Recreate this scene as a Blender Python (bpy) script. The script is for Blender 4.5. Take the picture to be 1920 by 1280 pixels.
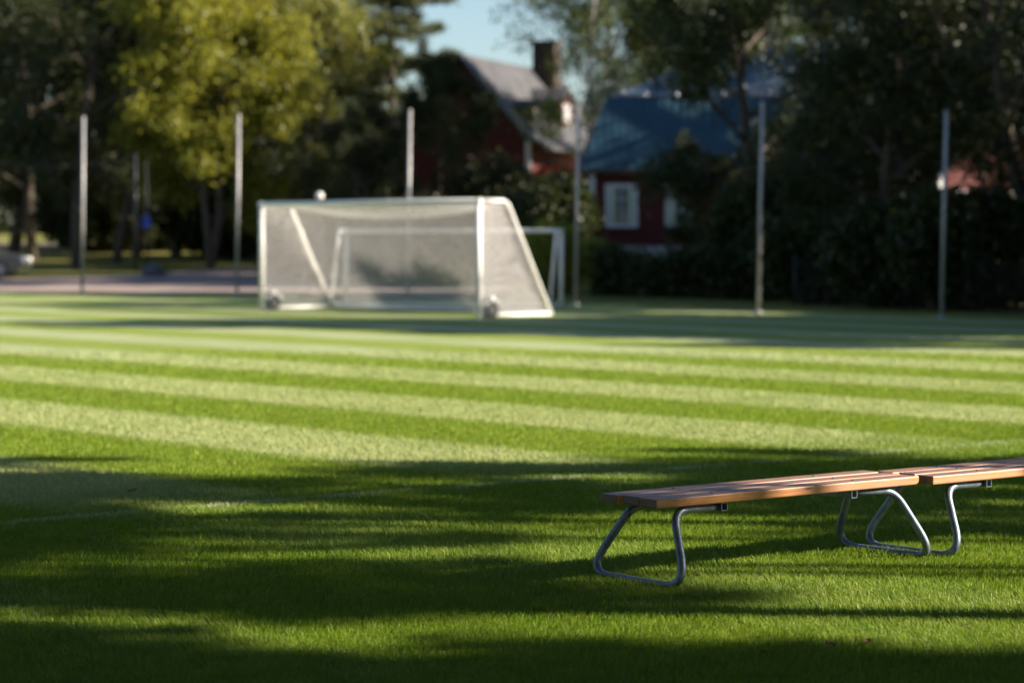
import bpy, math, random
import numpy as np
from mathutils import Vector, Matrix

for o in list(bpy.data.objects): bpy.data.objects.remove(o)
scene = bpy.context.scene
COL = scene.collection
R = math.radians
F = 4533.0          # focal length in photo pixels (85 mm lens)
EYE = 1.70

# ------------------------------------------------------------------ camera
cam_d = bpy.data.cameras.new('camera')
cam_d.lens = 85.0; cam_d.sensor_width = 36.0; cam_d.clip_end = 6000; cam_d.clip_start = .05
cam_d.dof.use_dof = True; cam_d.dof.focus_distance = 11.9; cam_d.dof.aperture_fstop = 1.8
cam_d.dof.aperture_blades = 9
cam = bpy.data.objects.new('camera', cam_d); COL.objects.link(cam)
cam.location = (0, 0, EYE); cam.rotation_euler = (R(90) - math.atan(200 / F), 0, 0)
scene.camera = cam

# ------------------------------------------------------------------ light
SUN_EL = 27.0
SUN_SLOPE = -0.07                       # sun stands to the right, a little behind the camera
az = math.atan2(1.0, SUN_SLOPE)         # measured from +Y towards +X
world = bpy.data.worlds.new('World'); scene.world = world; world.use_nodes = True
wn = world.node_tree.nodes; wl = world.node_tree.links
sky = wn.new('ShaderNodeTexSky'); sky.sky_type = 'NISHITA'; sky.sun_disc = False
sky.sun_elevation = R(SUN_EL); sky.sun_rotation = az; sky.air_density = 1.0; sky.dust_density = .5; sky.ozone_density = 3.0
bg = wn['Background']; bg.inputs[1].default_value = 0.053
wl.new(sky.outputs[0], bg.inputs[0])
sd = bpy.data.lights.new('sun', 'SUN'); sd.energy = 5.0; sd.angle = R(.53); sd.color = (1.0, .89, .74)
sun = bpy.data.objects.new('sun', sd); COL.objects.link(sun)
S = Vector((math.cos(R(SUN_EL)) * math.sin(az), math.cos(R(SUN_EL)) * math.cos(az), math.sin(R(SUN_EL))))
sun.rotation_euler = S.to_track_quat('Z', 'Y').to_euler(); sun.location = (40, -5, 30)
scene.view_settings.view_transform = 'Standard'; scene.view_settings.look = 'None'
scene.view_settings.gamma = 1; scene.view_settings.exposure = 1.6
scene.render.resolution_x = 1024; scene.render.resolution_y = 682
scene.cycles.max_bounces = 6; scene.cycles.transparent_max_bounces = 12

# ------------------------------------------------------------------ helpers
def smooth01(t): t = min(1, max(0, t)); return t * t * (3 - 2 * t)
def terrain(x, y):
    z = .0215 * max(0, min(y, 165) - 80)
    z += 1.0 * smooth01((x + 1) / 5) * smooth01((y - 61) / 15) * (1 - smooth01((y - 90) / 40))
    if y > 165: z += .01 * min(y - 165, 120)
    return z
def at(px, Y): return (px - 960) / F * Y
def tag(o, label=None, cat=None, group=None, kind=None):
    if label: o['label'] = label
    if cat: o['category'] = cat
    if group: o['group'] = group
    if kind: o['kind'] = kind
    return o
def empty(name, loc=(0, 0, 0), rz=0.0):
    o = bpy.data.objects.new(name, None); COL.objects.link(o)
    o.location = loc; o.rotation_euler = (0, 0, rz); o.empty_display_size = .2
    return o
def copy_tree(o, parent=None):
    c = o.copy(); COL.objects.link(c)
    if parent: c.parent = parent
    for ch in list(o.children): copy_tree(ch, c)
    return c

class MB:
    def __init__(s): s.v = []; s.f = []
    def add(s, vs, fs):
        b = len(s.v); s.v += [tuple(v) for v in vs]; s.f += [tuple(b + i for i in f) for f in fs]; return s
    def box(s, c, d, rot=None):
        hx, hy, hz = d[0] / 2, d[1] / 2, d[2] / 2
        vs = [Vector((x, y, z)) for x in (-hx, hx) for y in (-hy, hy) for z in (-hz, hz)]
        if rot is not None: vs = [rot @ v for v in vs]
        c = Vector(c); vs = [v + c for v in vs]
        return s.add(vs, [(0, 1, 3, 2), (4, 6, 7, 5), (0, 4, 5, 1), (2, 3, 7, 6), (0, 2, 6, 4), (1, 5, 7, 3)])
    def tube(s, pts, r, n=8, caps=True):
        pts = [Vector(p) for p in pts]; k = len(pts)
        rs = r if isinstance(r, (list, tuple)) else [r] * k
        vs = []; up = None
        for i, p in enumerate(pts):
            t = (pts[min(i + 1, k - 1)] - pts[max(i - 1, 0)])
            if t.length < 1e-9: t = Vector((0, 0, 1))
            t.normalize()
            if up is None:
                up = Vector((0, 0, 1)) if abs(t.z) < .9 else Vector((1, 0, 0))
            a = t.cross(up).normalized(); up = a.cross(t).normalized()
            for j in range(n):
                q = 2 * math.pi * j / n
                vs.append(p + (a * math.cos(q) + up * math.sin(q)) * rs[i])
        fs = [(i * n + j, i * n + (j + 1) % n, (i + 1) * n + (j + 1) % n, (i + 1) * n + j) for i in range(k - 1) for j in range(n)]
        if caps: fs += [tuple(range(n - 1, -1, -1)), tuple((k - 1) * n + j for j in range(n))]
        return s.add(vs, fs)
    def lathe(s, prof, n=20, c=(0, 0, 0)):
        c = Vector(c); vs = []
        for (r, z) in prof:
            for j in range(n):
                q = 2 * math.pi * j / n; vs.append(c + Vector((r * math.cos(q), r * math.sin(q), z)))
        k = len(prof)
        fs = [(i * n + j, i * n + (j + 1) % n, (i + 1) * n + (j + 1) % n, (i + 1) * n + j) for i in range(k - 1) for j in range(n)]
        return s.add(vs, fs + [tuple(range(n - 1, -1, -1)), tuple((k - 1) * n + j for j in range(n))])
    def prism(s, poly, axis_from, axis_to, fn):
        n = len(poly); vs = [fn(p, axis_from) for p in poly] + [fn(p, axis_to) for p in poly]
        return s.add(vs, [tuple(range(n - 1, -1, -1)), tuple(range(n, 2 * n))] + [(i, (i + 1) % n, n + (i + 1) % n, n + i) for i in range(n)])
    def mesh(s, name):
        me = bpy.data.meshes.new(name); me.from_pydata([tuple(v) for v in s.v], [], s.f); me.update(); return me
    def build(s, name, mat, parent=None, smooth=False, bevel=0):
        me = s.mesh(name); me.materials.append(mat)
        if smooth: me.polygons.foreach_set('use_smooth', [True] * len(me.polygons))
        o = bpy.data.objects.new(name, me); COL.objects.link(o)
        if parent: o.parent = parent
        if bevel:
            b = o.modifiers.new('bevel', 'BEVEL'); b.width = bevel; b.segments = 2; b.limit_method = 'ANGLE'
        return o
def fillet(pts, r, n=6):
    pts = [Vector(p) for p in pts]; out = [pts[0]]
    for i in range(1, len(pts) - 1):
        a, b, c = pts[i - 1], pts[i], pts[i + 1]
        rr = r[i - 1] if isinstance(r, (list, tuple)) else r
        d1 = min(rr, (a - b).length * .49); d2 = min(rr, (c - b).length * .49)
        p = b + (a - b).normalized() * d1; q = b + (c - b).normalized() * d2
        for k in range(n + 1):
            t = k / n; out.append(p * (1 - t) ** 2 + b * 2 * t * (1 - t) + q * t * t)
    out.append(pts[-1]); return out

# ------------------------------------------------------------------ materials
class NT:
    def __init__(s, name):
        s.m = bpy.data.materials.new(name); s.m.use_nodes = True
        s.n = s.m.node_tree.nodes; s.l = s.m.node_tree.links
        s.b = s.n['Principled BSDF']; s.out = s.n['Material Output']
    def new(s, t, **k):
        x = s.n.new(t)
        for a, b in k.items(): setattr(x, a, b)
        return x
    def set(s, sock, v):
        if isinstance(v, bpy.types.NodeSocket): s.l.new(v, sock)
        else: sock.default_value = v
    def math(s, op, a, b=0.0, c=None, clamp=False):
        x = s.new('ShaderNodeMath', operation=op, use_clamp=clamp); s.set(x.inputs[0], a); s.set(x.inputs[1], b)
        if c is not None: s.set(x.inputs[2], c)
        return x.outputs[0]
    def mix(s, f, a, b, mode='MIX'):
        x = s.new('ShaderNodeMix', data_type='RGBA', blend_type=mode)
        s.set(x.inputs[0], f); s.set(x.inputs[6], a if not isinstance(a, tuple) else (*a, 1)[:4]); s.set(x.inputs[7], b if not isinstance(b, tuple) else (*b, 1)[:4])
        return x.outputs[2]
    def noise(s, scale, detail=4, vec=None, rough=.55, stretch=None):
        x = s.new('ShaderNodeTexNoise'); x.inputs['Scale'].default_value = scale; x.inputs['Detail'].default_value = detail; x.inputs['Roughness'].default_value = rough
        if vec is None: vec = s.coord()
        if stretch:
            mp = s.new('ShaderNodeMapping'); mp.inputs['Scale'].default_value = stretch; s.l.new(vec, mp.inputs[0]); vec = mp.outputs[0]
        s.l.new(vec, x.inputs['Vector']); return x.outputs[0]
    def coord(s, which='Object'):
        return s.new('ShaderNodeTexCoord').outputs[which]
    def pos(s):
        return s.new('ShaderNodeNewGeometry').outputs['Position']
    def ramp(s, f, a, b):
        return s.math('MULTIPLY', s.math('SUBTRACT', f, a), 1 / (b - a), clamp=True)
    def bump(s, h, strength=.3, dist=.01):
        x = s.new('ShaderNodeBump'); x.inputs['Strength'].default_value = strength; x.inputs['Distance'].default_value = dist
        s.l.new(h, x.inputs['Height']); s.l.new(x.outputs[0], s.b.inputs['Normal'])
    def done(s, col=None, rough=.6, metal=0, spec=None):
        if col is not None: s.set(s.b.inputs['Base Color'], (*col, 1) if isinstance(col, tuple) else col)
        s.set(s.b.inputs['Roughness'], rough); s.b.inputs['Metallic'].default_value = metal
        if spec is not None: s.b.inputs['Specular IOR Level'].default_value = spec
        return s.m
def simple(name, c1, c2, scale=6, rough=.6, metal=0, bump=0, spec=None, stretch=None):
    t = NT(name); f = t.ramp(t.noise(scale, 5, stretch=stretch), .35, .65)
    if bump: t.bump(t.noise(scale * 5, 4), bump, .01)
    return t.done(t.mix(f, c1, c2), rough, metal, spec)

STRIPE0, PERIOD = 11.07, 3.34
def grass_colour(t, blade=False):
    p = t.pos(); sp = t.new('ShaderNodeSeparateXYZ'); t.l.new(p, sp.inputs[0]); X, Y = sp.outputs[0], sp.outputs[1]
    s_ = t.math('ADD', t.math('MULTIPLY', X, .742), t.math('MULTIPLY', Y, .67))
    wob = t.math('MULTIPLY', t.math('SUBTRACT', t.noise(1.3, 3, p), .5), .28)
    ph = t.math('MULTIPLY', t.math('ADD', t.math('SUBTRACT', s_, STRIPE0), wob), 2 * math.pi / PERIOD)
    sn = t.math('SINE', ph)
    st = t.math('ADD', t.math('MULTIPLY', sn, 1.35), .5, clamp=True)
    big = t.ramp(t.noise(.5, 4, p), .3, .7); mid = t.ramp(t.noise(3.5, 5, p), .3, .7)
    st = t.math('MULTIPLY', st, t.math('ADD', .72, t.math('MULTIPLY', big, .28)))
    if blade:
        dark = t.mix(mid, (.165, .27, .030), (.24, .33, .042)); light = t.mix(mid, (.35, .41, .215), (.42, .455, .265))
    else:
        dark = t.mix(mid, (.19, .265, .036), (.255, .31, .048)); light = t.mix(mid, (.35, .395, .21), (.405, .435, .25))
    col = t.mix(st, dark, light)  # sheen of the leaning blades painted in as pale stripes
    pat = t.ramp(t.noise(1.1, 6, p, .65), .50, .72); col = t.mix(t.math('MULTIPLY', pat, .26), col, (.20, .215, .04))
    wide = t.ramp(t.noise(.16, 3, p), .35, .65); col = t.mix(t.math('MULTIPLY', wide, .12), col, (.22, .27, .07))
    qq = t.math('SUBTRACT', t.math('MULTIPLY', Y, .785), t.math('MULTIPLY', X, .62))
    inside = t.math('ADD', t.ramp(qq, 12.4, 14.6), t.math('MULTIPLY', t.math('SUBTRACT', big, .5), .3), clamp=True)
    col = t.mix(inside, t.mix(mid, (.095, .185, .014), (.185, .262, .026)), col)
    q = t.math('ADD', t.math('SUBTRACT', t.math('MULTIPLY', X, .62), t.math('MULTIPLY', Y, .785)), 12.93)
    ln = t.math('SUBTRACT', 1, t.math('MULTIPLY', t.math('SUBTRACT', t.math('ABSOLUTE', q), .035), 26), clamp=True)
    fade = t.ramp(t.noise(2.6, 4, p), .36, .6)
    col = t.mix(t.math('MULTIPLY', t.math('MULTIPLY', ln, fade), .55), col, (.62, .66, .58))
    return col, p

def mat_pitch():
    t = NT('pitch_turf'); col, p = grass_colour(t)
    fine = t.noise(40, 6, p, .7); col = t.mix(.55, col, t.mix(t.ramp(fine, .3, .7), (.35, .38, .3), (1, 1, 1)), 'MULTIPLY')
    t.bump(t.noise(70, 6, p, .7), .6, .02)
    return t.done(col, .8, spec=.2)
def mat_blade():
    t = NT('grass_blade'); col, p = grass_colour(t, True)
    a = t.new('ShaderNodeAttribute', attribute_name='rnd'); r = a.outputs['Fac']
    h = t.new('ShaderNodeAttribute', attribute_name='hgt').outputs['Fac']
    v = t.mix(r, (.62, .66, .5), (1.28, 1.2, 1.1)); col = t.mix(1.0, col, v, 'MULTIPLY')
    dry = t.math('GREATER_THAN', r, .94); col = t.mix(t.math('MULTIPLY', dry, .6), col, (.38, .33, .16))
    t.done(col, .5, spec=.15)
    tr = t.new('ShaderNodeBsdfTranslucent'); t.l.new(t.mix(.4, col, (.30, .42, .02)), tr.inputs[0])
    mx = t.new('ShaderNodeMixShader'); mx.inputs[0].default_value = .34
    t.l.new(t.b.outputs[0], mx.inputs[1]); t.l.new(tr.outputs[0], mx.inputs[2]); t.l.new(mx.outputs[0], t.out.inputs[0])
    return t.m
def mat_leaf(name, c1, c2, trans=.35, tcol=None, rough=.5):
    t = NT(name); r = t.new('ShaderNodeAttribute', attribute_name='rnd').outputs['Fac']
    ob = t.new('ShaderNodeObjectInfo').outputs['Random']
    col = t.mix(r, c1, c2); hs = t.new('ShaderNodeHueSaturation')
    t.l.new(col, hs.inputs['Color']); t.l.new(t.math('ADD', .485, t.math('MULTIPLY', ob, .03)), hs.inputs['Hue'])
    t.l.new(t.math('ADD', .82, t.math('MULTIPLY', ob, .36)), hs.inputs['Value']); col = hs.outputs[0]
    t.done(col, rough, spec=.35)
    tr = t.new('ShaderNodeBsdfTranslucent'); t.l.new(t.mix(.35, col, tcol or (.30, .34, .02)), tr.inputs[0])
    mx = t.new('ShaderNodeMixShader'); mx.inputs[0].default_value = trans
    t.l.new(t.b.outputs[0], mx.inputs[1]); t.l.new(tr.outputs[0], mx.inputs[2]); t.l.new(mx.outputs[0], t.out.inputs[0])
    return t.m
def mat_wood():
    t = NT('bench_wood'); c = t.coord(); ob = t.new('ShaderNodeObjectInfo').outputs['Random']
    off = t.new('ShaderNodeCombineXYZ'); t.l.new(t.math('MULTIPLY', ob, 37), off.inputs[0]); t.l.new(t.math('MULTIPLY', ob, 11), off.inputs[1])
    va = t.new('ShaderNodeVectorMath', operation='ADD'); t.l.new(c, va.inputs[0]); t.l.new(off.outputs[0], va.inputs[1]); v = va.outputs[0]
    g = t.noise(9, 6, v, .6, stretch=(.35, 7, 7)); g2 = t.noise(3, 4, v, .6, stretch=(.6, 3, 3))
    col = t.mix(t.ramp(g, .34, .66), (.27, .095, .022), (.52, .225, .055))
    col = t.mix(t.math('MULTIPLY', t.ramp(g2, .45, .7), .65), col, (.40, .22, .15))
    vo = t.new('ShaderNodeTexVoronoi'); vo.inputs['Scale'].default_value = 1.0
    mp = t.new('ShaderNodeMapping'); mp.inputs['Scale'].default_value = (3.4, 11, 11); t.l.new(v, mp.inputs[0]); t.l.new(mp.outputs[0], vo.inputs['Vector'])
    kn = t.math('SUBTRACT', 1, t.ramp(vo.outputs['Distance'], .07, .14), clamp=True)
    col = t.mix(t.math('MULTIPLY', kn, .85), col, (.07, .022, .012))
    # darker end grain and stains on the top
    nrm = t.new('ShaderNodeTexCoord').outputs['Normal']; sn = t.new('ShaderNodeSeparateXYZ'); t.l.new(nrm, sn.inputs[0])
    endf = t.ramp(t.math('ABSOLUTE', sn.outputs[0]), .6, .9); top = t.ramp(sn.outputs[2], .6, .9)
    col = t.mix(t.math('MULTIPLY', endf, .9), col, (.085, .06, .045))
    stain = t.ramp(t.noise(4.2, 5, v, .65, stretch=(.8, 2.2, 1)), .46, .62)
    col = t.mix(t.math('MULTIPLY', top, t.math('ADD', .55, t.math('MULTIPLY', stain, .4))), col, (.15, .095, .088))
    t.bump(g, .35, .003)
    return t.done(col, t.math('ADD', .38, t.math('MULTIPLY', g, .25)), spec=.5)

M = {}
M['pitch'] = mat_pitch(); M['blade'] = mat_blade(); M['wood'] = mat_wood()
def mat_lawn():
    t = NT('dry_lawn'); p = t.pos(); f = t.ramp(t.noise(.22, 6, p), .35, .65); g = t.ramp(t.noise(2.5, 6, p), .3, .7)
    col = t.mix(f, (.20, .19, .045), (.11, .135, .03)); col = t.mix(t.math('MULTIPLY', g, .35), col, (.20, .135, .065)); t.bump(t.noise(9, 6, p), .8, .05)
    return t.done(col, .9, spec=.1)
M['lawn'] = mat_lawn()
def mat_asph():
    t = NT('asphalt_path'); p = t.pos(); f = t.ramp(t.noise(.6, 6, p), .35, .65); g = t.ramp(t.noise(30, 4, p), .3, .7)
    col = t.mix(f, (.25, .19, .165), (.33, .26, .225)); col = t.mix(t.math('MULTIPLY', g, .35), col, (.16, .13, .12)); t.bump(t.noise(60, 4, p), .4, .01)
    return t.done(col, .85, spec=.2)
M['asph'] = mat_asph()
M['galv'] = simple('galvanised_steel', (.10, .13, .165), (.17, .20, .24), 22, .45, .55, .06)
M['white'] = simple('white_paint', (.74, .73, .70), (.82, .81, .78), 5, .4, 0, .03)
M['alu'] = simple('pole_metal', (.32, .31, .315), (.41, .395, .395), 8, .45, .15, .03)
M['net'] = simple('net_cord', (.70, .66, .65), (.80, .76, .75), 4, .8)
M['black'] = simple('black_rubber', (.012, .012, .012), (.03, .03, .03), 20, .7)
M['darksteel'] = simple('dark_steel', (.03, .034, .04), (.06, .065, .07), 20, .5, .6)
M['bark'] = simple('bark', (.045, .035, .026), (.11, .088, .066), 3, .9, 0, .8, stretch=(4, 4, 1))
M['birchbark'] = simple('birch_bark', (.42, .39, .35), (.10, .09, .08), 3, .8, 0, .4, stretch=(1, 1, 4))
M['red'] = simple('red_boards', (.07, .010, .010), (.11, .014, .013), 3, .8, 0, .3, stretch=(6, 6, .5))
M['porchred_sunlit'] = simple('porch_red_sunlit', (.34, .05, .03), (.42, .07, .04), 3, .8)  # brighter than the wall red: sunlight put into the porch colour
M['trim'] = simple('white_trim', (.60, .62, .64), (.72, .73, .74), 3, .6)
M['plinth'] = simple('plinth_stone', (.50, .52, .55), (.62, .63, .66), 2, .8, 0, .3)
M['curtain'] = simple('curtain', (.50, .55, .42), (.66, .68, .55), 4, .9, stretch=(8, 8, .5))
def mat_glass():
    t = NT('window_glass'); t.done((.06, .09, .09), .06, spec=.8); return t.m
M['glass'] = mat_glass()
def mat_tile(name, c1, c2, rough, sx, sz, bump, metal=0, gloss=0):
    t = NT(name); c = t.coord(); s = t.new('ShaderNodeSeparateXYZ'); t.l.new(c, s.inputs[0])
    w = t.math('ADD', t.math('MULTIPLY', t.math('SINE', t.math('MULTIPLY', s.outputs[0], sx)), .5), t.math('MULTIPLY', t.math('SINE', t.math('MULTIPLY', s.outputs[2], sz)), .5))
    f = t.ramp(t.noise(1.3, 5, c), .35, .65); t.bump(w, bump, .06)
    return t.done(t.mix(f, c1, c2), rough, metal)
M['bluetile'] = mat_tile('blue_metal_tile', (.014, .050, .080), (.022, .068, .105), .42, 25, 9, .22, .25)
M['bluetop_lit'] = mat_tile('blue_metal_tile_lit', (.06, .10, .14), (.09, .13, .17), .36, 25, 16, .3, .5)  # same tile as the lower slope, paler to paint in grazing sunlight
M['rib_glint'] = simple('tile_rib_glint', (.34, .35, .38), (.48, .48, .50), 6, .25, .7)  # pale shiny colour paints sun glints onto the ribs
M['greytile'] = mat_tile('grey_roof_tile', (.034, .033, .038), (.068, .066, .07), .75, 20, 20, .5)
M['brick'] = simple('chimney_brick', (.03, .018, .014), (.06, .034, .026), 5, .85, 0, .5)
M['palerender'] = simple('pale_render', (.45, .42, .38), (.55, .52, .47), 5, .85, 0, .2)
M['carpaint'] = simple('silver_paint', (.13, .135, .14), (.18, .185, .19), 2, .28, .6)
M['lens'] = simple('lamp_lens', (.75, .75, .72), (.85, .85, .82), 10, .12)
M['blue'] = simple('blue_enamel', (.01, .05, .32), (.015, .07, .38), 5, .4)
M['globe'] = simple('white_globe', (.78, .76, .73), (.84, .82, .80), 5, .3)
M['rock'] = simple('dark_stone', (.05, .05, .055), (.10, .10, .11), 4, .9, 0, .8)
M['hook'] = M['darksteel']
M['leafbrown'] = simple('dead_leaf', (.10, .045, .02), (.18, .085, .035), 40, .7)
M['wire'] = M['darksteel']
L = {
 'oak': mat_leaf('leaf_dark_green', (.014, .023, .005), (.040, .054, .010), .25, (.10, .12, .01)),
 'lime': mat_leaf('leaf_yellow_green', (.12, .140, .016), (.26, .255, .034), .42, (.55, .50, .03)),
 'lime2': mat_leaf('leaf_olive', (.10, .12, .02), (.21, .205, .05), .4, (.40, .36, .03)),
 'birch': mat_leaf('leaf_birch', (.075, .10, .022), (.15, .17, .045), .35),
 'pine': mat_leaf('pine_needles', (.035, .050, .018), (.085, .095, .035), .12),
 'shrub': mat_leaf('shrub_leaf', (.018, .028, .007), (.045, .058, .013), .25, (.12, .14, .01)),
 'tan': mat_leaf('dry_shrub_leaf', (.16, .13, .05), (.26, .20, .08), .3),
}

# ------------------------------------------------------------------ the setting
def sheet(name, rows, mat, lift):
    """rows: list of (list of xy) polylines of equal length, draped on the terrain"""
    n = len(rows[0]); vs = [(x, y, terrain(x, y) + lift) for r in rows for (x, y) in r]
    fs = [(i * n + j, i * n + j + 1, (i + 1) * n + j + 1, (i + 1) * n + j) for i in range(len(rows) - 1) for j in range(n - 1)]
    m = MB(); m.v = vs; m.f = fs; o = m.build(name, mat, smooth=True); tag(o, kind='structure'); return o
def interp(poly, x):
    for (a, b) in zip(poly, poly[1:]):
        if a[0] <= x <= b[0]: return a[1] + (b[1] - a[1]) * (x - a[0]) / (b[0] - a[0])
    return poly[0][1] if x < poly[0][0] else poly[-1][1]
def axis(pts):
    out = []
    for a, b, st in pts: 
        k = max(1, int(round((b - a) / st))); out += [a + (b - a) * i / k for i in range(k)]
    return out + [pts[-1][1]]
gx = axis([(-1500, -300, 150), (-300, -60, 20), (-60, 60, 1.5), (60, 300, 20), (300, 1500, 150)])
gy = axis([(-300, -20, 40), (-20, 40, 3), (40, 140, 1.0), (140, 320, 5), (320, 3000, 200)])
sheet('ground', [[(x, y) for x in gx] for y in gy], M['lawn'], -.03)
far_edge = [(-60, 85.0), (-15.1, 71.3), (-7.3, 68.8), (-1.5, 64.5), (5.3, 55.2), (15, 44.5), (60, -5)]
rows = []
for k in range(61):
    t = k / 60; rows.append([(x, -15 + t * (interp(far_edge, x) + 15)) for x in axis([(-60, 45, 1.5)])])
sheet('football_pitch', rows, M['pitch'], .0)
pn = [(-60, 85.3), (-15.1, 71.6), (-7.3, 69.1), (-1.5, 66.0), (0.0, 65.0)]
pf = [(-60, 93), (-22, 86.5), (-16, 86.0), (-13, 91), (-10.5, 98.5), (-4, 98.5), (0, 88)]
xs = axis([(-60, 0, 1.2)])
sheet('asphalt_path', [[(x, interp(pn, x) + t / 24 * (interp(pf, x) - interp(pn, x))) for x in xs] for t in range(25)], M['asph'], .03)
sheet('park_road', [[(x, y0 + .02 * (x + 40)) for x in axis([(-90, -19.0, 2)])] for y0 in (127, 129, 131, 133, 135)], M['asph'], .04)

# ------------------------------------------------------------------ grass blades (uncountable: one object)
def grass():
    rng = np.random.default_rng(3)
    N = 900000; y0, y1 = 8.2, 36.0
    Y = y0 * (y1 / y0) ** rng.random(N)
    X = (rng.random(N) - .5) * 2 * (.235 * Y + .35)
    keep = rng.random(N) < np.clip((36 - Y) / 8, 0, 1); X, Y = X[keep], Y[keep]; N = len(X)
    wmul = np.clip(Y / 11, .8, 4)
    w = .0017 * wmul * (.7 + .7 * rng.random(N)); tuft = .5 + .5 * np.sin(X * 3.1 + 1.7 * np.sin(Y * 2.3)) * np.sin(Y * 3.7 + 1.3 * np.sin(X * 2.9))
    h = (.020 + .016 * rng.random(N) + .010 * tuft * rng.random(N)); big = rng.random(N) > .985; h[big] *= 1.5
    s = .742 * X + .67 * Y; st = np.sin(2 * np.pi * (s - STRIPE0) / PERIOD)
    lean_dir = np.where(st > 0, 1, -1)[:, None] * np.array([[-.67, .742]])       # light stripes lean away along the stripe
    ang = rng.random(N) * 2 * np.pi; rd = np.stack([np.cos(ang), np.sin(ang)], 1)
    ln = lean_dir * .35 + rd * .55
    a2 = rng.random(N) * np.pi; sd_ = np.stack([np.cos(a2), np.sin(a2)], 1)
    base = np.stack([X, Y], 1)
    z0 = -.002
    V = np.zeros((N, 5, 3), np.float32)
    V[:, 0, :2] = base - sd_ * w[:, None]; V[:, 1, :2] = base + sd_ * w[:, None]; V[:, :2, 2] = z0
    m = base + ln * (h * .35)[:, None]
    V[:, 2, :2] = m + sd_ * (w * .8)[:, None]; V[:, 3, :2] = m - sd_ * (w * .8)[:, None]; V[:, 2:4, 2] = (h * .6)[:, None]
    V[:, 4, :2] = base + ln * h[:, None]; V[:, 4, 2] = h * .96
    idx = np.arange(N)[:, None] * 5
    loops = np.concatenate([idx + np.array([[0, 1, 2, 3]]), idx + np.array([[3, 2, 4]])], 1).ravel().astype(np.int32)
    me = bpy.data.meshes.new('grass'); me.vertices.add(N * 5); me.vertices.foreach_set('co', V.ravel())
    me.loops.add(N * 7); me.loops.foreach_set('vertex_index', loops)
    starts = (np.arange(N)[:, None] * 7 + np.array([[0, 4]])).ravel().astype(np.int32)
    me.polygons.add(N * 2); me.polygons.foreach_set('loop_start', starts); 
    me.polygons.foreach_set('loop_total', np.tile(np.array([4, 3], np.int32), N))
    me.update(calc_edges=True)
    a = me.attributes.new('rnd', 'FLOAT', 'POINT'); a.data.foreach_set('value', np.repeat(rng.random(N), 5).astype(np.float32))
    me.materials.append(M['blade']); o = bpy.data.objects.new('grass', me); COL.objects.link(o)
    tag(o, 'short mown green turf blades with mowing stripes around the benches', 'grass', kind='stuff')
grass()

# ------------------------------------------------------------------ benches
BD = Vector((.783, .622, 0)).normalized()
def make_bench(loc, label):
    L_, W, HS, T = 1.86, .40, .43, .045
    root = empty('bench', loc, math.atan2(BD.y, BD.x))
    tag(root, label, 'bench', 'plank benches standing end to end on the grass')
    # local x along the bench, local y to the far side (front edge y=0, back edge y=W)
    pw = .118; gap = (W - 3 * pw) / 2
    for i in range(3):
        yc = pw / 2 + i * (pw + gap)
        off = (.0, .012, -.006)[i]
        m = MB().box((0, 0, 0), (L_, pw, T)); p = m.build('plank', M['wood'], root, bevel=.006)
        p.location = (L_ / 2 + off, yc, HS - T / 2); p.rotation_euler = (0, R((.0, .05, -.04)[i]), 0)
    yc = W / 2; r = .0205; zt = HS - T - r - .001
    for (bx, tx, fx) in ((.44, .155, .045), (1.40, 1.715, 1.815)):
        hw, bw = .15, .365
        dirx = 1 if bx < tx else -1
        pts = [(bx, yc - hw, zt), (tx, yc - hw, zt), (fx, yc - bw, r - .006), (fx, yc + bw, r - .006), (tx, yc + hw, zt), (bx, yc + hw, zt)]
        MB().tube(fillet(pts, [.10, .17, .17, .10], 12), r, 14).build('leg', M['galv'], root, smooth=True)
        # square cross beam with an open end
        a = .02; th = .003; bm = MB()
        xc = bx + (a if bx > tx else -a) * (1)
        bxx = bx + dirx * (-a) ; zc = HS - T - a - .001
        for (dy, dz, sy, sz) in ((-a + th / 2, 0, th, 2 * a), (a - th / 2, 0, th, 2 * a)):
            bm.box((bxx + dy, yc, zc), (th, W - .02, 2 * a))
        bm.box((bxx, yc, zc - a + th / 2), (2 * a - 2 * th, W - .02, th)); bm.box((bxx, yc, zc + a - th / 2), (2 * a - 2 * th, W - .02, th))
        bm.build('cross_beam', M['galv'], root)
    # bolts through the planks
    for bx in (.42, 1.42):
        for i in range(3): MB().lathe([(.009, .0), (.008, .003)], 10, (bx, pw / 2 + i * (pw + gap), HS + .0002)).build('bolt_head', M['darksteel'], root)
    return root
P0 = Vector((.693, 11.56, 0)); NRM = Vector((BD.y, -BD.x, 0))
b1 = make_bench(P0, 'nearer wooden bench on bent steel tube legs, its whole length in view')
# small chain hanging under the near end of bench 1
ch = MB()
for k in range(3):
    c = Vector((.028, .232, HS_ - .012 - .024 * k)) if False else Vector((.035, .235, .372 - .021 * k))
    ring = [c + Vector(((math.cos(q) * .007) * (k % 2), (math.cos(q) * .007) * ((k + 1) % 2), math.sin(q) * .014)) for q in [i * math.pi / 6 for i in range(13)]]
    ch.tube(ring, .0022, 6, False)
ch.build('chain', M['darksteel'], b1, smooth=True)
b2 = make_bench(P0 + BD * 1.895 + NRM * .065, 'farther wooden bench continuing the row and cut off by the right edge of the photo')

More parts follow.
